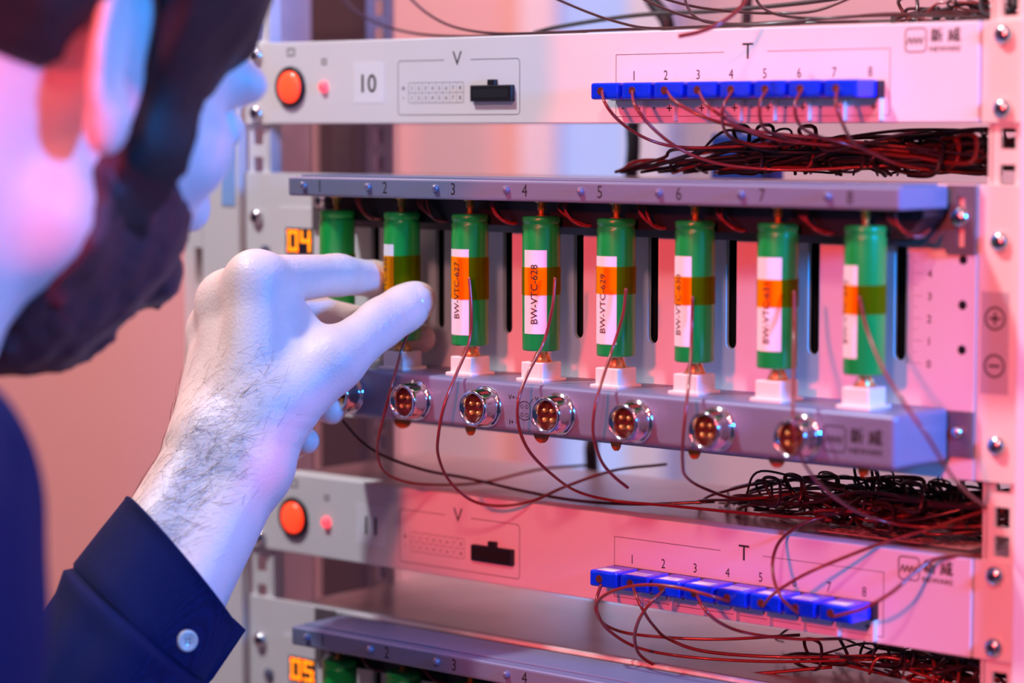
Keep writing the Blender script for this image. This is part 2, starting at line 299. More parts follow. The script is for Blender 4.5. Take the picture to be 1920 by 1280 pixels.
# ------------------------------------------------------------------ slim units (10 and 11)
PLUGX = [29.4+19.1*k for k in range(8)]
def plug_meshes():
    b = MB(); b.box(-8.7, 8.7, -20, -2.2, -4, 4, 1.3, 3)
    return b.mesh('plug_body', 'blue'), MB().box(-5.6, 4.8, -17.8, -11.2, 3.98, 4.14).mesh('plug_label', 'white'), MB().lathe([(1.9, -20.35), (1.9, -18), ], n=14).mesh('wire_boot', 'insul')
PB, PL, PO = plug_meshes()
ORD = ['first', 'second', 'third', 'fourth', 'fifth', 'sixth', 'seventh', 'eighth']
def slim_unit(dz, num, label):
    u = thing('slim_test_unit', label, 'test unit', (0, 60, dz-6), 'slim test units in the rack')
    B = lambda *a, **k: MB().box(a[0], a[1], a[2], a[3], a[4]+dz, a[5]+dz, *a[6:], **k)
    ch = part('chassis', B(-214, 214, 2.6, 122, -5.6, 37.2, .6), 'zinc', u)
    part('top_lip', B(-214, 214, 2.6, 14, 37.2, 37.7), 'paint', u)
    if num == '11':
        st = part('rating_sticker', B(120, 205, 26, 100, 37.2, 37.32), 'white', u); m = MB()
        for r in range(14):
            x = 124.
            while x < 198: l = random.uniform(2, 9); m.box(x, min(x+l, 200), 30+r*4.8, 31.8+r*4.8, 37.32+dz, 37.36+dz); x += l+random.uniform(1, 3)
        part('fine_print', m, 'ink', st)
    part('front_panel', B(-221.3, 221.3, 0, 2.6, -6, 38, .7), 'paint', u)
    for s in (-1, 1):
        part('ear', B(*sorted((s*221.8, s*241.4)), 1.2, 3.5, -6, 38, .3), 'paint', u)
        for z in (0, 31.75): screw(u, s*232.5, 1.2, z+dz)
    pb = part('power_button', MB().lathe([(8.6, .5), (8.6, -1.2), (9.2, -2), (10.6, -2), (11.1, -1.2), (11.1, .2)], (-204.1, 0, 13.9+dz), n=32), 'black', u)
    part('lit_lens', MB().lathe([(8.7, 0), (8.4, -2.2), (6.5, -3.3), (3, -3.9), (.01, -4)], (-204.1, 0, 13.9+dz), n=28), 'red', pb)
    part('indicator_led', MB().lathe([(3.1, .2), (3.0, -1.2), (2.2, -2.4), (.01, -2.9)], (-178.8, 0, 13.7+dz), n=20), 'redled', u)
    sk = part('number_sticker', B(-156.8, -134.7, -.12, .05, 4.9, 26.4), 'white', u)
    part('printed_number', text(MB(), num, 9.6, -145.5, -.2, 15.2+dz, .012), 'ink', sk)
    p = MB(); rounded_outline(p, -124.6, -40.7, -1.6+dz, 26.6+dz, -.04, 2, .32, (-92, -74)); part('letter_v', text(MB(), 'V', 7.2, -83, -.04, 27.2+dz, 0), 'ink', u); part('voltage_frame', p, 'ink', u); p = MB()
    rounded_outline(p, -117, -78.5, 4.6+dz, 15.2+dz, -.04, .8, .22)
    for k in range(8):
        for r in (0, 1): text(p, str((k+1) % 10), 2., -114.6+4.8*k, -.04, 12.3-5*r+dz, .02)
        if k: flat(p, -117+4.81*k-.07, -117+4.81*k+.07, 4.8+dz, 15+dz, -.03, .01)
    flat(p, -117, -78.5, 9.8+dz, 10+dz, -.03, .01)
    text(p, '+', 2.4, -120.6, -.04, 12.3+dz, .02); text(p, '-', .4, -120.6, -.04, 7.3+dz, .02)
    part('pin_map', p, 'ink', u); p = MB(); rect_line(p, -207, -201.2, 30.5+dz, 34.6+dz, -.02, .7); part('button_mark', p, 'ink', u)
    p = MB(); rect_line(p, -180.6, -177, 25.5+dz, 28.6+dz, -.02, .6); part('indicator_mark', p, 'ink', u); p = MB()
    for a in ((20.5, 85), (109.5, 176.2)): flat(p, a[0], a[1], 26.9+dz, 27.15+dz, -.02, .03)
    flat(p, 20.5, 176.2, -2.8+dz, -2.55+dz, -.02, .03); flat(p, 20.5, 20.75, -2.8+dz, 27.1+dz, -.02, .03); flat(p, 175.95, 176.2, -2.8+dz, 27.1+dz, -.02, .03)
    part('temperature_frame', p, 'ink', u); part('letter_t', text(MB(), 'T', 7.3, 98.6, -.05, 27.4+dz, 0), 'ink', u)
    for k in range(8):
        p = MB(); text(p, str(k+1), 4.5, 31.7+19.15*k, -.05, 16.9+dz, 0, squeeze=.82)
        text(p, '-', .5, PLUGX[k]-4.6, -.05, 1.2+dz, .012); text(p, '+', 3.1, PLUGX[k]+4.6, -.05, 1.2+dz, .012); part('channel_print', p, 'ink', u)
    vs = part('voltage_socket', B(-72.1, -44.2, -2.6, .5, 5.1, 13.4, .5).box(-60.6, -55.6, -2.4, .5, 13+dz, 16.2+dz, .3), 'black', u)
    part('socket_mouth', B(-70, -46.4, -2.75, -2.55, 7, 11.4), 'dark', vs)
    part('terminal_strip', B(20.2, 173.4, -4.2, .4, 5.0, 12.9, .4), 'black', u)
    for k in range(8): part('divider_tab', B(PLUGX[k]+8.6, PLUGX[k]+10., -3.2, .2, -4.8, 5.4, .2), 'nylon', u)
    logo(u, 183.6, 24.9+dz, -.05)
    for k in range(8):
        q = thing('thermocouple_plug', '%s blue plug from the left in the %s row of plugs' % (ORD[k], 'upper' if num == '10' else 'lower'), 'plug', (PLUGX[k], 0, 9.3+dz), 'blue plugs in the %s row' % ('upper' if num == '10' else 'lower'))
        o = link('plug_body', PB, q); o.rotation_euler = (0, 0, random.uniform(-.012, .012)); link('plug_label', PL, q); link('wire_boot', PO, q, (-2.2, 0, 0))
    return u
slim_unit(0, '10', 'upper slim light grey test unit with sticker number 10 and a row of blue plugs')
slim_unit(-235., '11', 'lower slim light grey test unit with sticker number 11 and a row of blue plugs')

# ------------------------------------------------------------------ battery fixtures (04 and 05)
CX = [-142+46.35*k for k in range(8)]
def conn_mesh():
    prof = [(10.2, 0), (10.2, -1.8), (9.4, -2.2), (8.9, -2.4)]
    for k in range(7): prof += [(8.9, -2.6-k*1.1), (8.45, -3.1-k*1.1)]
    prof += [(8.7, -10.6), (8.3, -11.2), (7.3, -11.2), (7.2, -5.5)]
    sh = MB().lathe(prof, n=36, cap=False).mesh('connector_shell', 'chrome'); ins = MB().lathe([(7.25, -5.2), (7.25, -6), (.01, -6.1)], n=24).mesh('insulator', 'insul')
    pin = MB().lathe([(1.05, -5.8), (1.05, -9.2), (.6, -9.9), (.01, -10)], n=12).mesh('contact_pin', 'gold'); return sh, ins, pin
CS, CI, CP = conn_mesh()
LED = MB().lathe([(2.0, .3), (2.0, -.6), (1.7, -1.7), (1.0, -2.4), (.01, -2.7)], n=16).mesh('led_dome', 'led')
PIN = MB().lathe([(3.1, 0), (3.1, -1), (1.95, -1.1), (1.95, -4.6), (1.5, -4.9), (1.4, -7.4)], axis='z', n=18).mesh('spring_pin', 'gold')
BASE = MB().box(-7, 7, -7, 7, 0, 9.2, .6).box(-8.8, 8.8, -8.8, 8.8, -.4, 1.4, .5).mesh('contact_base', 'nylon')
def spr():
    m = MB(); m.lathe([(4.2, 9), (4.0, 10.6), (2.6, 13.6), (1.8, 15.2)], axis='z', n=16)
    for k in range(3): a = 2.1*k+.4; m.tube([(5*math.cos(a), 5*math.sin(a), 9), (2.2*math.cos(a), 2.2*math.sin(a), 15)], .55, 5)
    return m.mesh('contact_tip', 'gold')
SPR = spr()
DISC = MB().lathe([(5., -.5), (5., .5)], n=24, smooth=False).mesh('amber_disc', 'disc')
SEG = {'0': 'abcdef', '4': 'bcfg', '5': 'acdfg'}
def fixture(dz, num, label):
    u = thing('battery_fixture', label, 'battery fixture', (0, 60, -162+dz), 'battery test fixtures in the rack'); og = origin(u)
    at = lambda x, y, z: (x-og[0], y-og[1], z+dz-og[2])
    B = lambda *a, **k: MB().box(a[0], a[1], a[2], a[3], a[4]+dz, a[5]+dz, *a[6:], **k)
    part('chassis', B(-213, 213, 12, 122, -160, -34.5, .6), 'zinc', u)
    m = MB(); zt, zb, wv = -32.5+dz, -162.3+dz, 3.1; x = -221.3
    for c in CX:
        c += .4; m.box(x, c-wv, 0, 2.6, zb, zt); zs = -108.6+dz
        arc = [(c+wv*math.cos(a), zs-wv*math.sin(a)) for a in np.linspace(math.pi, 0, 9)]
        m.prism([(c-wv, zb), (c+wv, zb)]+arc[::-1], 0, 2.6); m.box(c-wv, c+wv, 0, 2.6, -52+dz, zt); x = c+wv
    m.box(x, 221.3, 0, 2.6, zb, zt); part('front_plate', m, 'paint', u)
    part('slot_shade_sheet', B(-210, 210, 8, 11.9, -158, -36), 'dark', u)  # dark sheet put in for the shade of the hollow behind the slots
    for s in (-1, 1):
        part('ear', B(*sorted((s*221.8, s*241.4)), 1.0, 3.5, -162.3, -32.5, .3), 'paint', u)
        for z in (-57.15, -146.05): screw(u, s*232.5, 1.0, z+dz)
    # rail behind the top bar, end brackets
    r = B(-172, 207, -2.2, -.1, -60.5, -34); part('support_rail', r, 'bracket', u)
    for s, xa, xb in ((1, 207.2, 221.6), (-1, -186.6, -172.2)):
        e = B(xa, xa+5.4, -2.2, -.1, -63, -33); e.box(xb-5, xb, -2.2, -.1, -63+dz, -33+dz); e.box(xa+5.4, xb-5, -2.2, -.1, -38+dz, -33+dz); e.box(xa+5.4, xb-5, -2.2, -.1, -63+dz, -60+dz)
        part('slotted_bracket', e, 'bracket', u); screw(u, (xa+xb)/2, -2.2, -47+dz)
        part('lower_bracket', B(xa, xb, -2.2, -.1, -152, -132), 'bracket', u); screw(u, (xa+xb)/2+.6, -2.2, -141+dz, SMALL)
    h = MB(); h.prism([(-152, -56+dz), (198, -56+dz), (207, -47+dz), (207, -42.6+dz), (-158, -42.6+dz), (-158, -49+dz)], -21, -2.3); part('wiring_trough', h, 'black', u)
    tb = part('top_bar', B(-161, 210.5, -45, -6, -43.2, -33.2, 1.4, 3), 'bar', u)
    part('bar_cover', B(-158, 207, -38, -9, -33.3, -32.3, .4), 'bar', tb)
    bb = part('bottom_bar', B(-161, 210.5, -46.5, -3, -154.2, -130.4, 2.4, 4), 'bar', u)
    for k, c in enumerate(CX):
        link('led_dome', LED, u, at(-148.6+46.1*k, -45, -37.6)); part('bar_number', text(MB(), str(k+1), 5.9, -137.4+46.1*k, -45.06, -37.9+dz, 0, squeeze=.86), 'ink', tb)
        link('spring_pin', PIN, u, at(c, -28, -43.1)); b = link('contact_base', BASE, u, at(c, -28, -130.4)); link('contact_tip', SPR, b)
        link('amber_disc', DISC, u, at(c+1, -29, -156)).rotation_euler = (0, 0, random.uniform(-.5, .5))
        y = -24
        l = MB()
        for j in range(3):
            o = j*2.2; l.tube(spline([(c+9+o, y, -42+dz), (c+11+o+random.uniform(-2, 2), y-2, -47+dz-j), (c+17+o*.7, y-1, -52+dz-j), (c+22+random.uniform(0, 3), y+3, -55+dz), (c+25, y+8, -52+dz)], 6), .75, 6)
        part('sensing_lead', l, 'wire', u)
    # measuring sockets on the bottom bar
    for k in range(7):
        s = link('round_socket', CS, u, at(-114.6+46.35*k, -46.5, -143.2)); link('insulator', CI, s)
        for a in (45, 135, 225, 315): link('contact_pin', CP, s, (3.1*math.cos(math.radians(a)), 0, 3.1*math.sin(math.radians(a))))
    g = MB(); gx, gz, gy = 2.2, -143.4+dz, -46.56
    for R in (4.7,):
        n = 28
        for i in range(n):
            a, c = 2*math.pi*i/n, 2*math.pi*(i+1)/n; f = lambda t, r: (gx+max(-9, min(.78, math.cos(t)))*r, gy, gz+math.sin(t)*r)
            g.add([f(a, R), f(c, R), f(c, R-.4), f(a, R-.4)], [(0, 1, 2, 3)])
    for sx in (-1, 1):
        for sz in (-1, 1):
            for i in range(12):
                a, c = 2*math.pi*i/12, 2*math.pi*(i+1)/12; f = lambda t, r: (gx+1.6*sx+math.cos(t)*r, gy, gz+2*sz+math.sin(t)*r)
                g.add([f(a, 1), f(c, 1), f(c, .7), f(a, .7)], [(0, 1, 2, 3)])
            text(g, ('V' if sz > 0 else 'I')+('+' if sx < 0 else '-'), 2.5, gx+sx*8.2, gy, gz+sz*6, .01)
            a, c = (gx+sx*3.2, gz+sz*3.6), (gx+sx*5.6, gz+sz*6.2); g.add([(a[0]-.2, gy, a[1]), (a[0]+.2, gy, a[1]), (c[0]+.2, gy, c[1]), (c[0]-.2, gy, c[1])], [(0, 1, 2, 3)])
    part('pin_diagram', g, 'ink', bb); logo(bb, 173.6, -148.6+dz, -46.56, 1.08)
    # left end: display
    part('display_panel', B(-213, -179, -.5, .1, -80, -51, .2), 'paint', u)
    d = part('display', B(-208.4, -187.4, -.9, 0, -76.3, -62.2, .2), 'disp', u); m = MB()
    for i, chh in enumerate(num):
        x, z, wq, hq, t_ = -206.6+i*9.7, -75+dz, 7.8, 11.6, 1.9
        R = {'a': (x, x+wq, z+hq-t_, z+hq), 'd': (x, x+wq, z, z+t_), 'g': (x, x+wq, z+hq/2-t_/2, z+hq/2+t_/2), 'f': (x, x+t_, z+hq/2, z+hq), 'e': (x, x+t_, z, z+hq/2), 'b': (x+wq-t_, x+wq, z+hq/2, z+hq), 'c': (x+wq-t_, x+wq, z, z+hq/2)}
        for q in SEG[chh]: a = R[q]; m.box(a[0], a[1], -1.15, -.9, a[2], a[3], .1, 1)
    part('lit_digits', m, 'amber', d)
    part('status_lens', MB().lathe([(4, .1), (3.8, -1), (2.5, -1.6), (.01, -1.8)], (-226, 1, -76+dz), n=20), 'led', u)
    # right end: ruler, holes, polarity sticker
    m = MB(); flat(m, 186.3, 186.6, -112.4+dz, -64+dz, -.02, .03)
    for k in range(49):
        z = -112.3+k+dz; l = 8 if k % 10 == 0 else 5.5 if k % 5 == 0 else 3.4
        flat(m, 186.4, 186.4+l, z-.07, z+.07, -.02, .03)
    for k in range(5): text(m, str(k), 3.4, 198, -.04, -112.3+10*k+dz, .01)
    part('ruler_print', m, 'ink', u)
    for z in (-65.6, -85.4, -105.1): part('screw_hole', MB().lathe([(2.1, -.05), (1.9, .4)], (214.8, 0, z+dz), n=16), 'dark', u)
    s = part('polarity_sticker', B(223.6, 237.4, .85, 1.02, -123.6, -79), 'tag', u); m = MB()
    for z in (-90.6, -111.3):
        for i in range(28):
            a, c = 2*math.pi*i/28, 2*math.pi*(i+1)/28; f = lambda t, r: (230.5+math.cos(t)*r, .8, z+dz+math.sin(t)*r)
            m.add([f(a, 5.2), f(c, 5.2), f(c, 4.3), f(a, 4.3)], [(0, 1, 2, 3)])
        flat(m, 227.7, 233.3, z-.55+dz, z+.55+dz, .8, .01)
    flat(m, 229.95, 231.05, -93.4+dz, -87.8+dz, .79, .01); part('polarity_marks', m, 'ink', s)
    return u
fixture(0, '04', 'upper grey battery fixture with display 04 holding eight green cells')
fixture(-236., '05', 'lower grey battery fixture with display 05 at the bottom edge')

# ------------------------------------------------------------------ cells
def cell_body():
    b = MB().lathe([(6, 65.2), (7.8, 65.2), (8.9, 64.9), (9.25, 64.2), (9.25, 62.4), (8.95, 61.9), (8.75, 61.3), (8.95, 60.7), (9.25, 60.2), (9.25, 59.6), (9.2, 1), (8.9, .2), (7.5, 0)], axis='z', n=40)
    return b.mesh('cell_sleeve', 'green'), MB().lathe([(5.9, 65), (5.9, 65.15), (2.9, 65.2), (2.8, 65.45), (.01, 65.5)], axis='z', n=24).mesh('top_terminal', 'gold'), MB().lathe([(7.4, .1), (7.2, -.15), (.01, -.2)], axis='z', n=24).mesh('bottom_terminal', 'steel')
CB, CT, CN = cell_body()
def arcpatch(r, a0, a1, z0, z1, n=14, tilt=0.):
    m = MB(); vs = []
    for i in range(n+1):
        a = math.radians(a0+(a1-a0)*i/n); k = tilt*(i/n-.5)
        vs += [(r*math.sin(a), -r*math.cos(a), z0+k), (r*math.sin(a), -r*math.cos(a), z1+k)]
    return m.add(vs, [(2*i, 2*i+2, 2*i+3, 2*i+1) for i in range(n)], True)
def cell(k, dz, label, a0=None, a1=None, txt=None, tape=None, lz=(8, 49), ts=3.5, off=0., twist=0.):
    c = thing('battery_cell', label, 'battery', (CX[k], -28, -115.75+dz), 'green cells in the upper fixture' if dz > -100 else 'green cells in the lower fixture')
    link('cell_sleeve', CB, c); link('top_terminal', CT, c); link('bottom_terminal', CN, c)
    if a0 is not None:
        s = link('paper_label', arcpatch(9.32, a0, a1, lz[0], lz[1], tilt=twist).mesh('paper_label', 'white'), c)
        if txt: link('printed_code', text(MB(), txt, ts, 0, 0, (lz[0]+lz[1])/2+off, 0, True, wrap=(9.56, math.radians((a0+a1)/2))).mesh('printed_code', 'ink'), s)
    if tape: link('amber_tape', arcpatch(9.5, -155, 170, 65.2-tape[1], 65.2-tape[0], 40, tape[2]).mesh('amber_tape', 'kapton'), c)
    return c
cell(0, 0, 'green cell in the first slot of the upper fixture, half hidden by the hand', -75, 8, None, (23, 40, .6), (9, 41))
cell(1, 0, 'green cell in the second slot of the upper fixture, pinched between finger and thumb', -60, 16, 'BW-VTC-626', (22, 41, .4), (8, 49))
cell(2, 0, 'green cell in the third slot, beside the thumb, white label ending in 627', -45, 38, 'BW-VTC-627', (21, 42, -1), (5.5, 48), 3.5, 1)
cell(3, 0, 'green cell in the fourth slot of the upper fixture, white label ending in 628', -20, 57, 'BW-VTC-628', (24.5, 38, .4), (8.5, 49), 3.6, -1)
cell(4, 0, 'green cell in the fifth slot of the upper fixture, white label ending in 629', -48, 40, 'BW-VTC-629', (22.5, 35.5, -.3), (6, 47.5), 3.5, -1.5)
cell(5, 0, 'green cell in the sixth slot of the upper fixture, label turned to the left edge', -60, 27, 'BW-VTC-630', (25.5, 38.5, .2), (7.5, 49), 3.5, -1.5)
cell(6, 0, 'green cell in the seventh slot of the upper fixture, wide white label leaning slightly', -42, 46, 'BW-VTC-631', (25, 37.5, .3), (8, 50), 3.5, -4)
cell(7, 0, 'green cell nearest the right end of the upper fixture, narrow strip of label', -70, 12, 'BW-VTC-632', (25.7, 38.5, .2), (7.5, 48), 3.5, 0)
for k in range(4): cell(k, -236., '%s green cell from the left in the lower fixture at the bottom edge' % ORD[k], -70, 5, None, (24, 38, 0))

# ------------------------------------------------------------------ wires
def wpts(l): return [onZ(a[0], a[1], a[2]) if len(a) == 4 else onY(*a) for a in l]
def wire(pts, label, group, r=.8, mt='wire', n=10, name='thermocouple_wire'):
    return single(name, MB().tube(spline(pts, n), r, 6), mt, label, 'wire', group)
GC = 'sensor wires taped to the green cells'
CW = {
 1: [(764, 560, -40), (768, 610, -42), (752, 660, -46), (730, 740, -56), (712, 810, -56), (707, 845, -48), (717, 878, -40), (745, 898, -28), (800, 908, -8), (900, 905, 30), (1010, 880, 60), (1100, 872, 80)],
 2: [(880, 520, -37.8), (884, 580, -38.5), (880, 640, -40), (856, 700, -50), (833, 760, -58), (822, 815, -58), (822, 855, -50), (842, 900, -36), (885, 938, -22), (940, 948, -12), (1000, 938, 0), (1060, 912, 24), (1150, 882, 52), (1250, 870, 75)],
 3: [(1041, 520, -36.5), (1036, 575, -38.5), (1020, 640, -41), (990, 700, -52), (972, 750, -60), (973, 800, -58), (992, 845, -50), (1030, 885, -34), (1080, 920, -10), (1150, 938, 6), (1260, 948, 14), (1400, 962, 18), (1560, 975, 22)],
 4: [(1174, 540, -37.5), (1168, 590, -38.5), (1148, 655, -42), (1124, 730, -56), (1113, 780, -60), (1114, 825, -56), (1128, 865, -46), (1150, 892, -34), (1177, 914, -22)],
 5: [(1299, 555, -38), (1297, 620, -39), (1294, 690, -48), (1287, 760, -58), (1281, 820, -58), (1280, 865, -48), (1287, 894, -34), (1325, 917, -8), (1390, 935, 20), (1500, 925, 46)],
 6: [(1489, 545, -35), (1489, 620, -40), (1488, 700, -54), (1487, 770, -66), (1492, 825, -66), (1510, 872, -52), (1545, 915, -30), (1600, 955, -6), (1660, 978, 10), (1740, 988, 20), (1850, 986, 26)],
 7: [(1611, 555, -37.6), (1625, 615, -40), (1655, 690, -50), (1695, 755, -60), (1740, 820, -58), (1780, 885, -40), (1815, 925, -16), (1860, 960, 10)]}
for k, l in CW.items():
    wire(wpts(l), 'red-brown sensor wire hanging from the tape on the %s green cell from the left' % ORD[k], GC)
wire(wpts([(628, 770, -40), (645, 792, -44), (680, 830, -40), (725, 857, -30), (800, 882, -14), (880, 897, 8), (980, 920, 14), (1080, 938, 16), (1200, 945, 24), (1340, 940, 40)]), 'dark wire curving out from under the palm toward the lower unit', GC, mt='wired')
GP = 'sensor wires leaving the upper row of blue plugs'
PW = [
 [(1129, 170, -20), (1134, 192, -27), (1158, 224, -22), (1200, 254, -8), (1250, 272, 4), (1310, 277, 14), (1400, 273, 26), (1500, 262, 40), (1640, 258, 60), (1860, 262, 70)],
 [(1185, 170, -20), (1192, 200, -28), (1228, 244, -22), (1280, 282, -8), (1345, 306, 4), (1420, 316, 14), (1520, 318, 24), (1700, 308, 40), (1880, 300, 55)],
 [(1250, 170, -20), (1266, 190, -28), (1310, 215, -26), (1365, 234, -18), (1430, 248, -6), (1530, 258, 8), (1660, 272, 25), (1880, 296, 45)],
 [(1310, 171, -20), (1325, 196, -28), (1360, 222, -24), (1405, 246, -12), (1460, 262, 2), (1550, 272, 16), (1700, 284, 32), (1880, 310, 50)],
 [(1373, 171, -20), (1358, 196, -28), (1354, 226, -26), (1364, 252, -14), (1390, 266, 0), (1440, 274, 12), (1540, 264, 30), (1700, 244, 50), (1880, 246, 70)],
 [(1439, 168, -20), (1426, 190, -28), (1426, 226, -26), (1440, 246, -14), (1480, 260, 4), (1560, 276, 20), (1720, 300, 36), (1880, 316, 50)],
 [(1504, 167, -20), (1491, 196, -28), (1496, 228, -24), (1520, 250, -10), (1570, 266, 8), (1660, 288, 24), (1780, 300, 40), (1880, 288, 60)],
 [(1570, 165, -20), (1568, 196, -28), (1580, 232, -24), (1600, 266, -10), (1640, 290, 6), (1720, 316, 24), (1880, 325, 50)]]
for k, l in enumerate(PW): wire(wpts(l), 'red-brown wire from the %s plug of the upper blue row' % ORD[k], GP, r=.85)
GQ = 'sensor wires leaving the lower row of blue plugs'
PX = [
 [(1127, 1096, -20), (1119, 1122, -28), (1121, 1150, -28), (1142, 1182, -18), (1200, 1215, 0), (1300, 1232, 15), (1450, 1240, 30), (1640, 1236, 45)],
 [(1185, 1095, -20), (1193, 1116, -28), (1206, 1144, -28), (1225, 1172, -18), (1255, 1198, 0), (1330, 1222, 15), (1500, 1232, 35), (1700, 1226, 50)],
 [(1245, 1106, -20), (1218, 1132, -28), (1197, 1164, -26), (1190, 1200, -18), (1205, 1232, -6), (1260, 1256, 8), (1380, 1264, 22), (1560, 1250, 40)],
 [(1306, 1114, -20), (1320, 1140, -28), (1348, 1166, -22), (1400, 1186, -6), (1500, 1198, 12), (1640, 1198, 30), (1850, 1222, 50)],
 [(1368, 1128, -20), (1330, 1116, -30), (1270, 1101, -36), (1210, 1096, -38), (1160, 1104, -36), (1125, 1122, -32), (1118, 1146, -26), (1140, 1174, -12), (1200, 1190, 6), (1340, 1198, 24), (1500, 1190, 40)],
 [(1430, 1137, -20), (1452, 1112, -26), (1510, 1076, -22), (1590, 1042, -12), (1660, 1016, 0), (1740, 992, 10), (1860, 952, 30)],
 [(1497, 1150, -20), (1466, 1121, -28), (1450, 1080, -26), (1451, 1040, -18), (1470, 1006, -4), (1520, 976, 14), (1610, 956, 30), (1720, 944, 40), (1870, 932, 55)],
 [(1562, 1156, -20), (1620, 1140, -28), (1675, 1108, -24), (1716, 1072, -14), (1760, 1046, -4), (1850, 1042, 8)]]
for k, l in enumerate(PX): wire(wpts(l), 'red-brown wire from the %s plug of the lower blue row' % ORD[k], GQ, r=.85)
GT = 'loose wires lying across the top of the upper slim unit'
TW = [([(630, -20, 60), (665, 18, 50), (715, 46, 40), (780, 63, 30), (860, 68, 24), (960, 66, 20), (1100, 60, 18)], 'wired', 'dark wire sagging onto the left top of the upper slim unit'),
 ([(760, -12, 40), (800, 24, 30), (850, 50, 24), (920, 62, 18), (1010, 62, 14), (1150, 56, 12), (1330, 50, 16), (1500, 44, 24)], 'wired', 'dark wire sweeping down to the middle of the top edge'),
 ([(1020, -12, 20), (1100, 22, 14), (1160, 42, 10), (1220, 53, 8), (1320, 50, 8), (1480, 44, 10), (1700, 38, 20)], 'wired', 'brown wire reaching the top edge left of the letter T'),
 ([(1185, -12, 30), (1240, 14, 22), (1300, 34, 14), (1370, 45, 10), (1480, 40, 10), (1620, 30, 16), (1760, 30, 26), (1880, 36, 36)], 'wired', 'long brown wire crossing above the letter T'),
 ([(1225, -8, 30), (1300, 12, 24), (1380, 22, 20), (1460, 25, 20), (1530, 20, 24), (1600, -6, 30)], 'wired', 'brown wire bowing up to the top edge of the picture'),
 ([(1283, -10, 20), (1288, 10, 14), (1304, 32, 10), (1340, 44, 6), (1420, 46, 6), (1560, 34, 14), (1700, 26, 24), (1880, 20, 36)], 'wired', 'thin brown wire with a tight bend at the top edge'),
 ([(1413, -10, 24), (1430, 14, 18), (1470, 30, 12), (1560, 34, 12), (1680, 26, 20), (1870, 34, 30)], 'wired', 'dark brown wire dropping in right of the letter T'),
 ([(1000, 62, 60), (1060, 48, 70), (1200, 28, 80), (1350, 20, 90), (1500, 6, 100), (1620, -10, 110)], 'cable', 'blurred black cable rising to the right behind the top unit')]
for l, mt, lb in TW: wire(wpts(l), lb, GT, r=.75 if mt == 'wired' else 1.3, mt=mt, name='loose_wire')
single('stiff_wire', MB().tube(spline(wpts([(1272, 68, -55), (1310, 60, -48), (1350, 44, -40), (1385, 18, -30), (1410, -14, -22)])), 1.05, 8), 'wire', 'out of focus red wire end sticking out in front of the top unit', 'wire')
def tangle(n, lo, hi, y, label, seed, x0=(-40, 160), x1=(200, 222)):
    R = random.Random(seed)
    for i in range(n):
        xa, xb = R.uniform(*x0), R.uniform(*x1); k = R.randint(6, 10); yc = R.uniform(y[0]+14, y[1]-14); P = []; zc = R.uniform(lo+5, hi-5); a = R.uniform(-1, 1)
        for j in range(k):
            t = j/(k-1); P.append((min(x1[1], xa+(xb-xa)*t+R.uniform(-14, 14)*(0 < j < k-1)), yc+a*14*(t-.5)+R.uniform(-9, 9), min(hi, max(lo, zc-a*6*(t-.5)+R.uniform(-5.5, 5.5)))))
        P[0] = (P[0][0], min(y[1], yc+14), lo+.6); P[1] = (P[1][0], P[1][1], lo+2+.4*(P[1][2]-lo))
        if R.random() < .5:                    # a loose loop on the way
            q = R.randint(1, k-2); c = P[q]; P[q:q+1] = [(c[0], c[1], zc-5), (c[0]+18, c[1]-8, zc-4), (c[0]+16, c[1]-3, zc+7), (c[0]+2, c[1]+4, zc+6), (c[0]+8, c[1]+6, zc-4)]
        single('loose_wire', MB().tube(spline(P, 7), R.choice((.6, .75, .9, 1.1)), 5), R.choice(('wired', 'wired', 'wired', 'cable', 'wire')), label, 'wire', label)
tangle(48, -31, -9, (14, 86), 'one of the thin dark wires tangled between the top unit and the battery fixture', 3)
tangle(60, -197, -170, (14, 86), 'one of the thin dark wires tangled on top of the lower slim unit', 5, (30, 170))
tangle(28, -268, -246, (20, 86), 'one of the dark wires tangled under the lower slim unit', 8, (60, 190))
tangle(10, 39, 52, (14, 84), 'one of the dark wires running along the top right edge', 11, (110, 190))

# ------------------------------------------------------------------ the person: implicit surfaces meshed with surface nets
def smin(a, b, k):
    h = np.clip(.5+.5*(b-a)/k, 0, 1); return b+(a-b)*h-k*h*(1-h)
def smax(a, b, k): return -smin(-a, -b, k)
def cone(a, b, ra, rb):
    a, b = np.asarray(a, float), np.asarray(b, float); ab = b-a; L = ab@ab
    def f(P):
        t = np.clip(((P-a)@ab)/L, 0, 1); return np.linalg.norm(P-(a+t[:, None]*ab), axis=1)-(ra+(rb-ra)*t)
    return f
def ell(c, r, R=None):
    c, r = np.asarray(c, float), np.asarray(r, float)
    def f(P):
        q = P-c
        if R is not None: q = q@R.T
        k0 = np.linalg.norm(q/r, axis=1); k1 = np.linalg.norm(q/(r*r), axis=1)+1e-9; return k0*(k0-1)/k1
    return f
def chain(pts, rad, k=3.):
    fs = [cone(pts[i], pts[i+1], rad[i], rad[i+1]) for i in range(len(pts)-1)]
    def f(P):
        d = fs[0](P)
        for g in fs[1:]: d = smin(d, g(P), k)
        return d
    return f
def union(fs, k):
    def f(P):
        d = fs[0](P)
        for g in fs[1:]: d = smin(d, g(P), k)
        return d
    return f
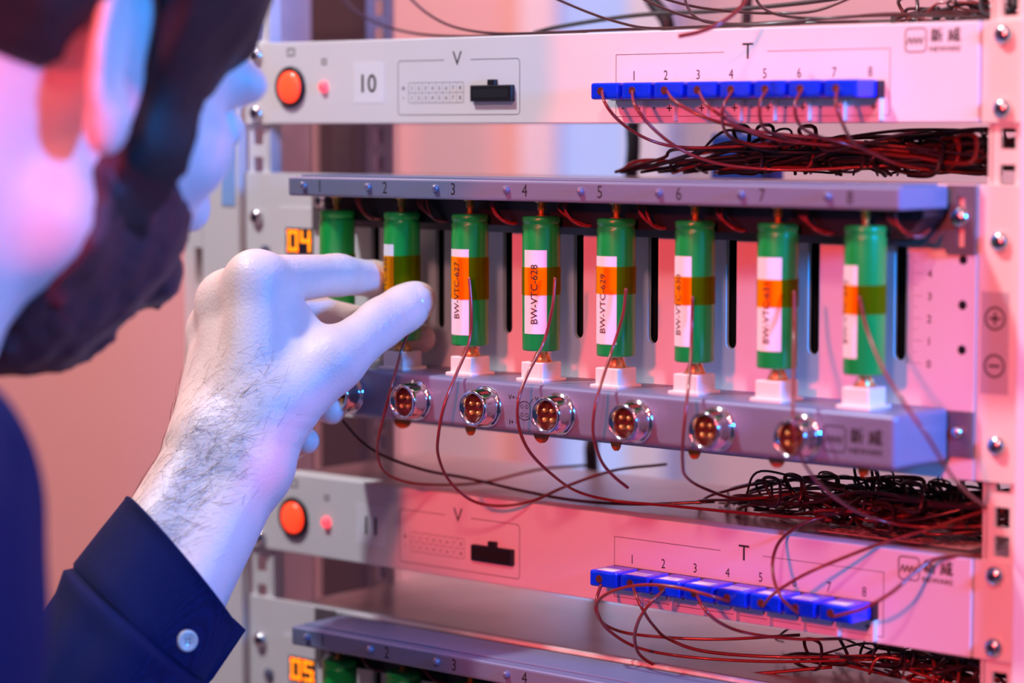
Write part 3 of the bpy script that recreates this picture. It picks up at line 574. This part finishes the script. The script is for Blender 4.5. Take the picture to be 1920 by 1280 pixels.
def surface(f, lo, hi, h, blk=12):
    lo = np.asarray(lo, float); n = np.ceil((np.asarray(hi)-lo)/h/blk).astype(int)*blk+1
    F = np.empty(n, np.float32); g = [lo[i]+h*np.arange(n[i]) for i in range(3)]; nb = (n-1)//blk
    C = np.stack(np.meshgrid(*[lo[i]+h*blk*(np.arange(nb[i])+.5) for i in range(3)], indexing='ij'), -1)
    dc = f(C.reshape(-1, 3)).reshape(nb); near = np.abs(dc) < h*blk*1.15
    for b in np.ndindex(*nb):
        sl = tuple(slice(b[i]*blk, (b[i]+1)*blk+1) for i in range(3))
        if near[b]:
            P = np.stack(np.meshgrid(*[g[i][sl[i]] for i in range(3)], indexing='ij'), -1); F[sl] = f(P.reshape(-1, 3)).reshape(P.shape[:3])
        else: F[sl] = dc[b]
    m = n-1; cor = {}; ins = F < 0; cnt = np.zeros(m, np.int8)
    for o in np.ndindex(2, 2, 2): cnt += ins[o[0]:m[0]+o[0], o[1]:m[1]+o[1], o[2]:m[2]+o[2]]
    mask = (cnt > 0) & (cnt < 8); I, J, K = np.nonzero(mask); idx = -np.ones(m, np.int64); idx[mask] = np.arange(len(I))
    acc = np.zeros((len(I), 3)); num = np.zeros(len(I))
    for ax in range(3):
        for o in np.ndindex(2, 2):
            a = [0, 0, 0]; oth = [i for i in range(3) if i != ax]; a[oth[0]], a[oth[1]] = o; b = list(a); b[ax] = 1
            fa = F[I+a[0], J+a[1], K+a[2]].astype(float); fb = F[I+b[0], J+b[1], K+b[2]].astype(float); s = (fa < 0) != (fb < 0)
            t = np.where(s, fa/(np.where(s, fa-fb, 1)), 0); p = np.tile(np.array(a, float), (len(I), 1)); p[:, ax] += t
            acc += p*s[:, None]; num += s
    V = lo+h*(np.stack([I, J, K], 1)+acc/num[:, None]); Q = []
    for ax in range(3):
        u, v = (ax+1) % 3, (ax+2) % 3; sl0 = [slice(None)]*3; sl1 = [slice(None)]*3; sl0[ax] = slice(0, m[ax]); sl1[ax] = slice(1, m[ax]+1)
        for q in (u, v): sl0[q] = sl1[q] = slice(1, m[q])
        A, Bb = ins[tuple(sl0)], ins[tuple(sl1)]; E_ = np.nonzero(A != Bb); c = np.stack(E_, 1); c[:, u] += 1; c[:, v] += 1
        def at_(du, dv): q = c.copy(); q[:, u] -= du; q[:, v] -= dv; return idx[q[:, 0], q[:, 1], q[:, 2]]
        quad = np.stack([at_(1, 1), at_(0, 1), at_(0, 0), at_(1, 0)], 1); fl = ~A[E_]; quad[fl] = quad[fl][:, ::-1]; Q.append(quad)
    Q = np.concatenate(Q); Q = Q[(Q >= 0).all(1)]; return V, Q
def relax(V, Q, it=2, lam=.5):
    e = np.concatenate([Q[:, [i, (i+1) % 4]] for i in range(4)]); e = np.concatenate([e, e[:, ::-1]])
    cn = np.bincount(e[:, 0], minlength=len(V)).astype(float)[:, None]
    for _ in range(it):
        s = np.stack([np.bincount(e[:, 0], V[e[:, 1], i], len(V)) for i in range(3)], 1); V = V+lam*(s/np.maximum(cn, 1)-V)
    return V
def vnormals(V, Q):
    n = np.cross(V[Q[:, 2]]-V[Q[:, 0]], V[Q[:, 3]]-V[Q[:, 1]]); N = np.zeros_like(V)
    for i in range(4): np.add.at(N, Q[:, i], n)
    return N/(np.linalg.norm(N, axis=1)[:, None]+1e-12)
def skinmesh(name, VQ, mt, off):
    V = np.concatenate([v for v, q in VQ]); k = 0; Q = []
    for v, q in VQ: Q.append(q+k); k += len(v)
    Q = np.concatenate(Q); me = bpy.data.meshes.new(name); me.from_pydata(((V-off)/1000).tolist(), [], Q.tolist())
    me.polygons.foreach_set('use_smooth', np.ones(len(Q), bool)); me.materials.append(M[mt]); me.update(); return me

# --- joints of the reaching left arm (rack mm)
el = dep(40, 1590, 1125); wr = dep(432, 852, 1222); sh_l = np.array([-150., -400., -175.])
Jn = dict(iM=dep(480, 528, 1242), iP=dep(632, 515, 1284), iD=dep(702, 523, 1306), iT=dep(728, 530, 1324),
 mM=dep(430, 568, 1264), mP=dep(592, 592, 1302), mD=dep(706, 612, 1316), mT=onY(790, 634, -9.2),
 rM=dep(408, 622, 1282), rP=dep(505, 690, 1326), rD=dep(590, 752, 1312), rT=dep(622, 768, 1296),
 pM=dep(398, 690, 1290), pP=dep(478, 800, 1322), pD=dep(545, 832, 1306), pT=dep(574, 826, 1292),
 tC=dep(500, 775, 1232), tM=dep(625, 676, 1244), tI=dep(714, 606, 1266), tT=dep(789, 559, 1283))
J_ = Jn; wv = RT*.86-UP*.5; wv = wv-FW*.1; wv /= np.linalg.norm(wv)
wA, wB = wr+wv*10, wr-wv*10.5-FW*-4
fa = (wr-el)/np.linalg.norm(wr-el); ma, mb_ = wr-fa*90+wv*10, wr-fa*90-wv*11
palm = union([cone(wA, ma, 19.5, 22), cone(wB, mb_, 19, 23), cone(ma, el, 22, 34), cone(mb_, el, 23, 34),
 cone(wA, J_['iM'], 19, 14), cone(wr, J_['mM'], 20, 14), cone(wB, J_['rM'], 19, 13), cone(wB, J_['pM']+FW*2, 19, 12.5),
 cone(wA, J_['tC'], 19, 20), cone(J_['tC'], J_['tM'], 20.5, 14.5), cone(dep(520, 640, 1250), dep(560, 690, 1246), 17, 15),
 cone(dep(470, 640, 1268), dep(500, 740, 1262), 20, 22), cone(dep(440, 800, 1258), dep(492, 868, 1246), 20, 15), cone(J_['iM'], J_['mM'], 13.5, 13.5), cone(J_['mM'], J_['rM'], 13.5, 12.5), cone(J_['rM'], J_['pM'], 12.5, 12)], 9.)
web = cone(dep(528, 566, 1250), dep(578, 640, 1250), 9.5, 10)
fing = [chain([J_['iM'], J_['iP'], J_['iD'], J_['iT']], [13.2, 10.3, 8.9, 7.4], 4), chain([J_['mM'], J_['mP'], J_['mD'], J_['mT']], [13, 10, 8.6, 7.6], 4),
 chain([J_['rM'], J_['rP'], J_['rD'], J_['rT']], [12.2, 9.6, 8.4, 7.4], 4), chain([J_['pM'], J_['pP'], J_['pD'], J_['pT']], [11.5, 8.8, 7.6, 6.8], 4)]
td = (J_['tT']-J_['tI'])/np.linalg.norm(J_['tT']-J_['tI'])
toC = CAM-J_['tI']; toC = toC-td*(toC@td); toC /= np.linalg.norm(toC); tsd = np.cross(td, toC)
dors = toC*.9-tsd*.25 if (tsd@UP) > 0 else toC*.9+tsd*.25; dors /= np.linalg.norm(dors); lat = np.cross(td, dors)
Rt = np.stack([td, lat, dors])
thumb = union([chain([J_['tM'], J_['tI'], J_['tI']+td*14], [14.2, 11.6, 11.2], 5), ell(J_['tT']-td*9, (17, 11.3, 9.4), Rt), cone(J_['tI']+td*6-dors*3, J_['tT']-td*6-dors*2.5, 9.5, 8)], 5)
tIs = (J_['tI']-J_['tM'])/np.linalg.norm(J_['tI']-J_['tM'])
def hand(P):
    pm = smin(palm(P), web(P), 8); d = smin(pm, thumb(P), 7)
    for f in fing: d = np.minimum(d, smin(pm, f(P), 4.5))
    # creases over the thumb joint and finger knuckle
    q = P-J_['tI']; s = q@td; l = q@lat; up = q@dors
    g = np.zeros(len(P))
    for s0, w_, b in ((-6.5, 1.2, .10), (-2.2, 1.3, -.04), (2.0, 1.2, .06), (-11, 1.1, .14)): g += .95*np.exp(-((s-s0-b*l)/w_)**2)
    d = d+g*np.exp(-(l/8)**2)*(up > 2)*(np.abs(s) < 14)
    for s0, a in ((8.5, 1), ):                                   # nail bed rim
        d = d+.5*np.exp(-((s-s0+.02*l*l)/1.1)**2)*np.exp(-(l/7)**4)*(up > 3)
    q = P-J_['iP']; ia = (J_['iD']-J_['iM']); ia /= np.linalg.norm(ia); s = q@ia
    d = d+.6*sum(np.exp(-((s-s0)/.9)**2) for s0 in (-3., 0., 3.))*((q@UP) > 3)*(np.linalg.norm(q, axis=1) < 15)
    # wrist folds on the thumb side
    q = P-dep(552, 800, 1225); s = q@UP+.25*(q@RT); d = d+.5*sum(np.exp(-((s-s0)/1.2)**2) for s0 in (-9., 0., 7.))*np.exp(-(np.linalg.norm(q, axis=1)/20)**2)
    return d
hv, hq = surface(hand, (-185, -262, -290), (-35, 4, -58), 1.15); hv = relax(hv, hq, 2, .4)

# --- head, neck, torso
psi = math.radians(139.5-47); pit = math.radians(12.5); rol = math.radians(8)
hf = np.array([math.cos(psi)*math.cos(pit), math.sin(psi)*math.cos(pit), -math.sin(pit)]); hr = np.array([math.sin(psi), -math.cos(psi), 0.]); hu = np.cross(hr, hf)
def roll(v): return v*math.cos(rol)+np.cross(FW, v)*math.sin(rol)+FW*(FW@v)*(1-math.cos(rol))
hf, hr, hu = roll(hf), roll(hr), roll(hu); HS = 1.09; HO = dep(168, 280, 970)-HS*(75*hr-8*hf-24*hu); Rh = np.stack([hr, hf, hu])
def far(*p): return CAM+(np.array(p, float)-CAM)*1.09
def big(V): return HO+(V-HO)*HS
def Hh(x, y, z): return HO+hr*x+hf*y+hu*z
sh_r = far(112., -520., -168.); chest = far(10., -510., -330.); belly = far(0., -550., -545.); hip = np.array([-50., -560., -760.])
nk = big(Hh(0, 0, 0))*0+far(22., -476., -128.); nks = HO+(nk-HO)/HS
skull = union([ell(Hh(0, -8, 45), (75, 97, 86), Rh), ell(Hh(0, 42, -8), (60, 57, 84), Rh)], 14)
face = [cone(Hh(-46, 8, -48), Hh(0, 62, -74), 21, 18), cone(Hh(46, 8, -48), Hh(0, 62, -74), 21, 18), ell(Hh(0, 84, 28), (54, 22, 15), Rh), cone(Hh(-46, 62, -6), Hh(-50, 30, -10), 19, 16), cone(Hh(46, 62, -6), Hh(50, 30, -10), 19, 16),
 cone(Hh(0, 94, 16), Hh(0, 116, -20), 7, 10.5), cone(Hh(-10, 100, -22), Hh(10, 100, -22), 9, 9), ell(Hh(0, 92, -50), (25, 15, 13), Rh)]
def ear(sd):
    Re = Rh.copy(); a = math.radians(12); fy, uz = Rh[1]*math.cos(a)+Rh[2]*math.sin(a), Rh[2]*math.cos(a)-Rh[1]*math.sin(a); xo = Rh[0]*sd
    xo2 = xo*math.cos(.4)+fy*math.sin(.4); fy2 = fy*math.cos(.4)-xo*math.sin(.4); Re = np.stack([xo2, fy2, uz]); c = Hh(sd*78, -14, 10)
    outer = union([ell(c, (5.5, 14, 30), Re), ell(c-uz*24+fy2*5, (7.5, 10, 13), Re)], 6); inner = ell(c+xo2*7+fy2*2+uz*4, (8, 12.5, 22), Re)
    return lambda P: smax(outer(P), -inner(P), 3)
ears = [ear(1), ear(-1)]
def headf(P):
    d = skull(P)
    for g in face: d = smin(d, g(P), 9)
    for s in (-1, 1): d = smax(d, -ell(Hh(s*33, 102, 8), (16, 12, 11), Rh)(P), 9)
    for g in ears: d = smin(d, g(P), 5)
    return smin(d, cone(Hh(0, -28, -30), nks, 57, 62)(P), 22)
tv, tq = surface(lambda P: smin(headf(P), cone(nks, nks+np.array([0, -8, -60]), 62, 46)(P), 25), HO-np.array([190, 230, 260]), HO+np.array([190, 190, 200]), 3.0)
tv = big(relax(tv, tq, 2, .5))
# right arm hanging at the side, with a relaxed hand
e_r = far(185., -590., -455.); w_r = far(190., -500., -690.); fd = np.array([-.1, .25, -.96]); fd /= np.linalg.norm(fd); fs_ = np.array([.35, .93, .2]); fs_ -= fd*(fs_@fd); fs_ /= np.linalg.norm(fs_); pn = np.cross(fd, fs_)
rp = [cone(sh_r, e_r, 48, 40), cone(e_r, w_r, 40, 26)]
for i, (o, l) in enumerate(((24, 38), (8, 43), (-8, 40), (-23, 32))):
    k_ = w_r+fd*82+fs_*o; rp += [cone(w_r+fs_*o*.5, k_, 20, 13), cone(k_, k_+fd*l-pn*10, 11, 9), cone(k_+fd*l-pn*10, k_+fd*(l+22)-pn*26, 9, 8), cone(k_+fd*(l+22)-pn*26, k_+fd*(l+30)-pn*44, 8, 7)]
rp += [cone(w_r+fs_*18, w_r+fd*42+fs_*42-pn*10, 17, 12), cone(w_r+fd*42+fs_*42-pn*10, w_r+fd*72+fs_*46-pn*22, 11, 8.5)]
rv, rq = surface(union(rp, 4), (0, -680, -980), (260, -330, -100), 3.0); rv = relax(rv, rq, 2, .5)

person = thing('person', 'bearded person in a navy shirt reaching out to pinch a green cell', 'person', (0, -600, -1450)); PO_ = np.array([0., -600., -1450.])
link('body', skinmesh('body', [(hv, hq), (tv, tq), (rv, rq)], 'skin', PO_), person)
# thumb nail
nc = J_['tT']-td*4.5+dors*8.0; nv_, nq_ = surface(lambda P: smax(ell(nc-dors*4.2, (9.2, 8.2, 7.0), Rt)(P), -((P-nc)@dors)-0.6, .6), nc-14, nc+14, .6)
link('thumb_nail', skinmesh('thumb_nail', [(relax(nv_, nq_, 1), nq_)], 'nail', PO_), person, label='pale thumbnail')
for s in (-1, 1): link('eye', MB().lathe([(.01, -11), (7.8, -7.8), (11, 0), (7.8, 7.8), (.01, 11)], n=16, cap=False).mesh('eye', 'eye'), person, big(Hh(s*33, 88, 9))-PO_)
# hair and beard
def nz(P, f, a): return a*(np.sin(P[:, 0]*f+1.3*np.sin(P[:, 2]*f*.7))*np.sin(P[:, 1]*f*1.1+2)*np.cos(P[:, 2]*f*.9))
def headskin(P):
    d = skull(P)
    for g in face: d = smin(d, g(P), 9)
    return d
def hairf(P):
    q = (P-HO)@Rh.T; y, z = q[:, 1], q[:, 2]; T = 6+22*np.clip((z-10)/55, 0, 1)-16*np.clip((y-30)/50, 0, 1)
    d = headskin(P)-T+nz(P, .12, 3.5)+nz(P, .4, 1.3)
    low = np.interp(y, [-200, -26, -22, 4, 10, 18, 40, 62, 92], [-4, -4, 34, 38, 14, 6, -2, 16, 46])
    d = smax(d, low-z, 6)                                        # hairline above the face and around the ear
    side = np.maximum(np.maximum(np.abs(q[:, 1]-33)-15, np.abs(q[:, 2]+10)-36), headskin(P)-4)
    return smin(d, side, 5)
xv, xq = surface(hairf, HO-190, HO+200, 4.0); link('hair', skinmesh('hair', [(big(relax(xv, xq, 1)), xq)], 'hairm', PO_), person)
def beardf(P):
    q = (P-HO)@Rh.T; chin = np.clip((q[:, 1]-10)/70, 0, 1)*np.clip((-q[:, 2]-30)/60, 0, 1)
    d = headskin(P)-3-3*chin-22*np.clip((-q[:, 2]-70)/40, 0, 1)*np.clip((70-q[:, 1])/60, 0, 1)+nz(P, .35, 2.4)+nz(P, .9, .9)
    d = smax(d, q[:, 2]+18+np.clip(q[:, 1]-40, 0, 60)*.32, 6); d = smax(d, 8-q[:, 1], 8)
    return smax(d, -ell(Hh(0, 104, -52), (18, 20, 6), Rh)(P), 3)
yv, yq = surface(beardf, HO-np.array([140, 120, 190]), HO+np.array([140, 190, 60]), 3.6); link('beard', skinmesh('beard', [(big(relax(yv, yq, 1)), yq)], 'beard', PO_), person)
# shirt body
hipw = np.array([.8, -.6, 0])
tors = union([cone(far(94, -482, -134), far(66, -482, -300), 63, 65), cone(chest+(0, 0, 110), chest, 118, 128), cone(chest-hipw*60, belly-hipw*55, 112, 112), cone(chest+hipw*60, belly+hipw*55, 112, 112), cone(belly, hip, 135, 140), cone(nk+(5, -20, -62), sh_r, 66, 66), cone(nk+(0, -20, -62), sh_l, 66, 66), chain([sh_r, e_r, w_r+(0, -6, 20)], [66, 56, 40], 14), chain([sh_l, sh_l*.5+el*.5], [62, 54], 10)], 34)
def shirtf(P):
    d = tors(P)+nz(P, .05, 3.)
    d = smax(d, P[:, 2]*-1-790, 4)
    nka = (nk-big(Hh(0, -28, -30))); nka /= np.linalg.norm(nka)
    return smax(d, -cone(nk-nka*12, big(Hh(0, -28, -30)), 62, 66)(P), 5)
sv, sq = surface(shirtf, (-340, -780, -830), (300, -230, -60), 6.0); sv = relax(sv, sq, 2)
shirt = link('shirt', skinmesh('shirt', [(sv, sq)], 'navy', PO_), person)
def ringloft(rings, closed=True):
    n = len(rings[0]); v = np.concatenate(rings); f = [(i*n+k, i*n+(k+1) % n, (i+1)*n+(k+1) % n, (i+1)*n+k) for i in range(len(rings)-1) for k in range(n if closed else n-1)]
    return MB().add(v, f, True)
na = (big(Hh(0, -28, -30))-nk); na /= np.linalg.norm(na); n1 = np.cross(na, (0, 1., .2)); n1 /= np.linalg.norm(n1); n2 = np.cross(na, n1); A = np.linspace(0, 2*math.pi, 40, endpoint=False)
rg = [np.array([nk+na*h_+(n1*math.cos(a)+n2*math.sin(a))*r_ for a in A]) for h_, r_ in ((-50, 70), (20, 72), (46, 72), (49, 74), (45, 78), (18, 84), (-14, 91), (-60, 93))]
part('collar', ringloft(rg), 'navy', person)
# left sleeve with cuff
def sring(c, w, dn, n=64, wr_=0., ph=0.):
    a = np.linspace(0, 2*math.pi, n, endpoint=False); s = 1+wr_*(np.sin(3*a+ph)+.6*np.sin(5*a+2*ph)+.4*np.sin(8*a-ph))
    return c+(np.cos(a)*s)[:, None]*w+(np.sin(a)*s)[:, None]*dn
def pxv(c, dx, dy): return (RT*dx-UP*dy)*c/FPX
z_ = 1194.; c0 = dep(341, 1052, z_); w0 = pxv(z_, 104, 124); d0 = -FW*36+pxv(z_, 25, -22)
c1 = dep(320, 1080, z_-1); c2 = dep(262, 1165, z_-16); w2 = pxv(z_, 122, 108); d2 = -FW*42+pxv(z_, 16, -14)
c3 = dep(205, 1262, z_-28); w3 = pxv(z_, 128, 92); d3 = -FW*46+pxv(z_, 12, -10)
c4 = dep(140, 1400, z_-46); w4 = pxv(z_, 140, 70); d4 = -FW*48
c5 = el+np.array([0, 6, 8]); w5 = pxv(z_, 140, 60); d5 = -FW*52; c6 = sh_l*.45+el*.55; w6 = RT*50; d6 = -FW*56; c7 = sh_l; w7 = RT*56; d7 = -FW*60
inn = [(c0+(c2-c0)*.9, w2*.95, d2*.95, .01), (c0+(c2-c0)*.4, w0*.955, d0*.955, .006), (c0+(c2-c0)*.01, w0*.965, d0*.965, .004)]
out = [(c0, w0*.985, d0*.985, .004), (c0+(c2-c0)*.012, w0, d0, .004), (c0+(c2-c0)*.045, w0*1.004, d0*1.004, .004), (c0+(c2-c0)*.055, w0*.994, d0*.994, .004), (c0+(c2-c0)*.5, w0*.5+w2*.5, d0*.5+d2*.5, .009), (c2, w2, d2, .014), (c2+(c3-c2)*.06, w2*.97, d2*.97, .02), (c2+(c3-c2)*.2, w2*1.05, d2*1.05, .03), (c2*.5+c3*.5, w2*.5+w3*.5, d2*.5+d3*.5, .035), (c3, w3, d3, .035), (c4, w4, d4, .04), (c5, w5, d5, .04), (c6, w6, d6, .03), (c7, w7, d7, .02)]
keys = inn+out; R_ = []
for i in range(len(keys)-1):
    m_ = 3 if i >= 6 else 1
    for t in np.linspace(0, 1, m_, endpoint=False):
        q = [keys[i][j]*(1-t)+keys[i+1][j]*t for j in range(4)]; R_.append(sring(q[0], q[1], q[2], 72, q[3], .35*i+.3*t))
R_.append(sring(*keys[-1][:3], 72, keys[-1][3], .35*(len(keys)-1)))
slv = part('sleeve', ringloft(R_), 'navy', person)
# overlapping cuff end with its corner standing off
e0 = c0+w0*1.0; ax = (c2-c0)/np.linalg.norm(c2-c0); tg = -d0/np.linalg.norm(d0)
fl = [e0-w0*.12+d0*.42, e0+w0*.1+d0*.1-ax*2, e0+w0*.1+ax*26+d0*.05, e0+ax*58+w0*.0, e0+ax*60-w0*.16+d0*.4, e0-w0*.12+d0*.44+ax*30]
th = np.array(FW)*1.6; m = MB(); k_ = len(fl); m.add([p for p in fl]+[p+th for p in fl], [tuple(range(k_)), tuple(reversed(range(k_, 2*k_)))]+[(i, i+k_, (i+1) % k_+k_, (i+1) % k_) for i in range(k_)])
part('cuff_flap', m, 'navy', person)
# button on the cuff
AV = np.concatenate(R_[3:]); pj = np.array([proj(v) for v in AV]); dd = np.hypot(pj[:, 0]-351, pj[:, 1]-1201)+.35*(pj[:, 2]-pj[:, 2].min()); bi = np.argmin(dd); bn = AV[bi]-c2; bn -= ax*(bn@ax); bn /= np.linalg.norm(bn); bn = bn*.6-FW*.4; bn /= np.linalg.norm(bn); bp = dep(351, 1201, pj[bi, 2]-2.6); b1 = np.cross(bn, UP); b1 /= np.linalg.norm(b1); b2 = np.cross(bn, b1); m = MB(); vs = []; prf = [(4.9, -1), (5, .4), (4.6, 1.2), (3.6, 1.3), (3.2, .7), (.05, .7)]
for r_, h_ in prf: vs += [bp+bn*h_+(b1*math.cos(a)+b2*math.sin(a))*r_ for a in np.linspace(0, 2*math.pi, 24, endpoint=False)]
m.add(vs, [(i*24+k, i*24+(k+1) % 24, (i+1)*24+(k+1) % 24, (i+1)*24+k) for i in range(5) for k in range(24)], True)
bt = part('cuff_button', m, 'button', person, label='pale round cuff button'); m = MB()
for a in range(4): c_ = bp+bn*.72+(b1*math.cos(a*math.pi/2+.8)+b2*math.sin(a*math.pi/2+.8))*1.2; m.add([c_+(b1*math.cos(t)+b2*math.sin(t))*.55 for t in np.linspace(0, 2*math.pi, 8, endpoint=False)], [tuple(range(8))])
part('thread_holes', m, 'ink', bt)
# legs and shoes under the frame
lg = []
for s in (-1, 1):
    hp = hip+hipw*s*75; kn = hp+np.array([0, 50, -330]); an = np.array([kn[0], kn[1]-40, -1370]); lg.append(chain([hp, kn, an], [108, 72, 62], 20))
    so = MB(); f0 = an+np.array([0, -40, 0])
    for y_, z1, w_ in ((0, 0, 0),): pass
    uv, uq = surface(lambda P: smax(union([cone((an[0], an[1]-30, -1405), (an[0], an[1]+60, -1412), 44, 42), cone((an[0], an[1]+60, -1412), (an[0], an[1]+170, -1424), 42, 26)], 20)(P), -(P[:, 2]+1450), 2), (an[0]-70, an[1]-110, -1458), (an[0]+70, an[1]+215, -1330), 6)
    link('shoe', skinmesh('shoe', [(relax(uv, uq, 1), uq)], 'shoe', PO_), person)
lv, lq = surface(union(lg+[cone(hip, hip+(0, 0, -60), 140, 120)], 30), (-340, -820, -1440), (280, -340, -640), 8); link('trousers', skinmesh('trousers', [(relax(lv, lq, 2), lq)], 'trouser', PO_), person)
# hair on the forearm and the back of the hand
hn = vnormals(hv, hq); toc = CAM-hv; toc /= np.linalg.norm(toc, axis=1)[:, None]; pj = np.array([proj(v)[:2] for v in hv]); vis = (hn*toc).sum(1) > -.15
L0, L1 = np.array([430., 740.]), np.array([300., 960.]); dens = np.exp(-((pj[:, 0]-(400-(pj[:, 1]-800)*.55))/75)**2)*np.clip((pj[:, 1]-640)/160, 0, 1)*(pj[:, 1] < 1075)
dens = np.where(vis, dens, 0); cand = rng.choice(len(hv), 800, p=dens/dens.sum()); m = MB(); fdir = (wr-el)/np.linalg.norm(wr-el)
for ci in cand:
    p0 = hv[ci]; n0 = hn[ci]; g = RT*rng.normal(.62, .35)+UP*rng.normal(.35, .3)-fdir*rng.normal(.0, .35); g -= n0*(g@n0); g /= np.linalg.norm(g)+1e-6
    L = rng.uniform(4, 13); side = np.cross(n0, g); cv = rng.normal(0, .22); pts = []
    for t in np.linspace(0, 1, 5): pts.append(p0+g*L*t+n0*(.15+L*(.22*t-.16*t*t))+side*cv*L*t*t)
    m.tube(pts, [.05, .055, .05, .04, .025], 3)
link('arm_hair', m.mesh('arm_hair', 'armhair', PO_), person, kind='stuff', label='fine dark hair on the forearm')
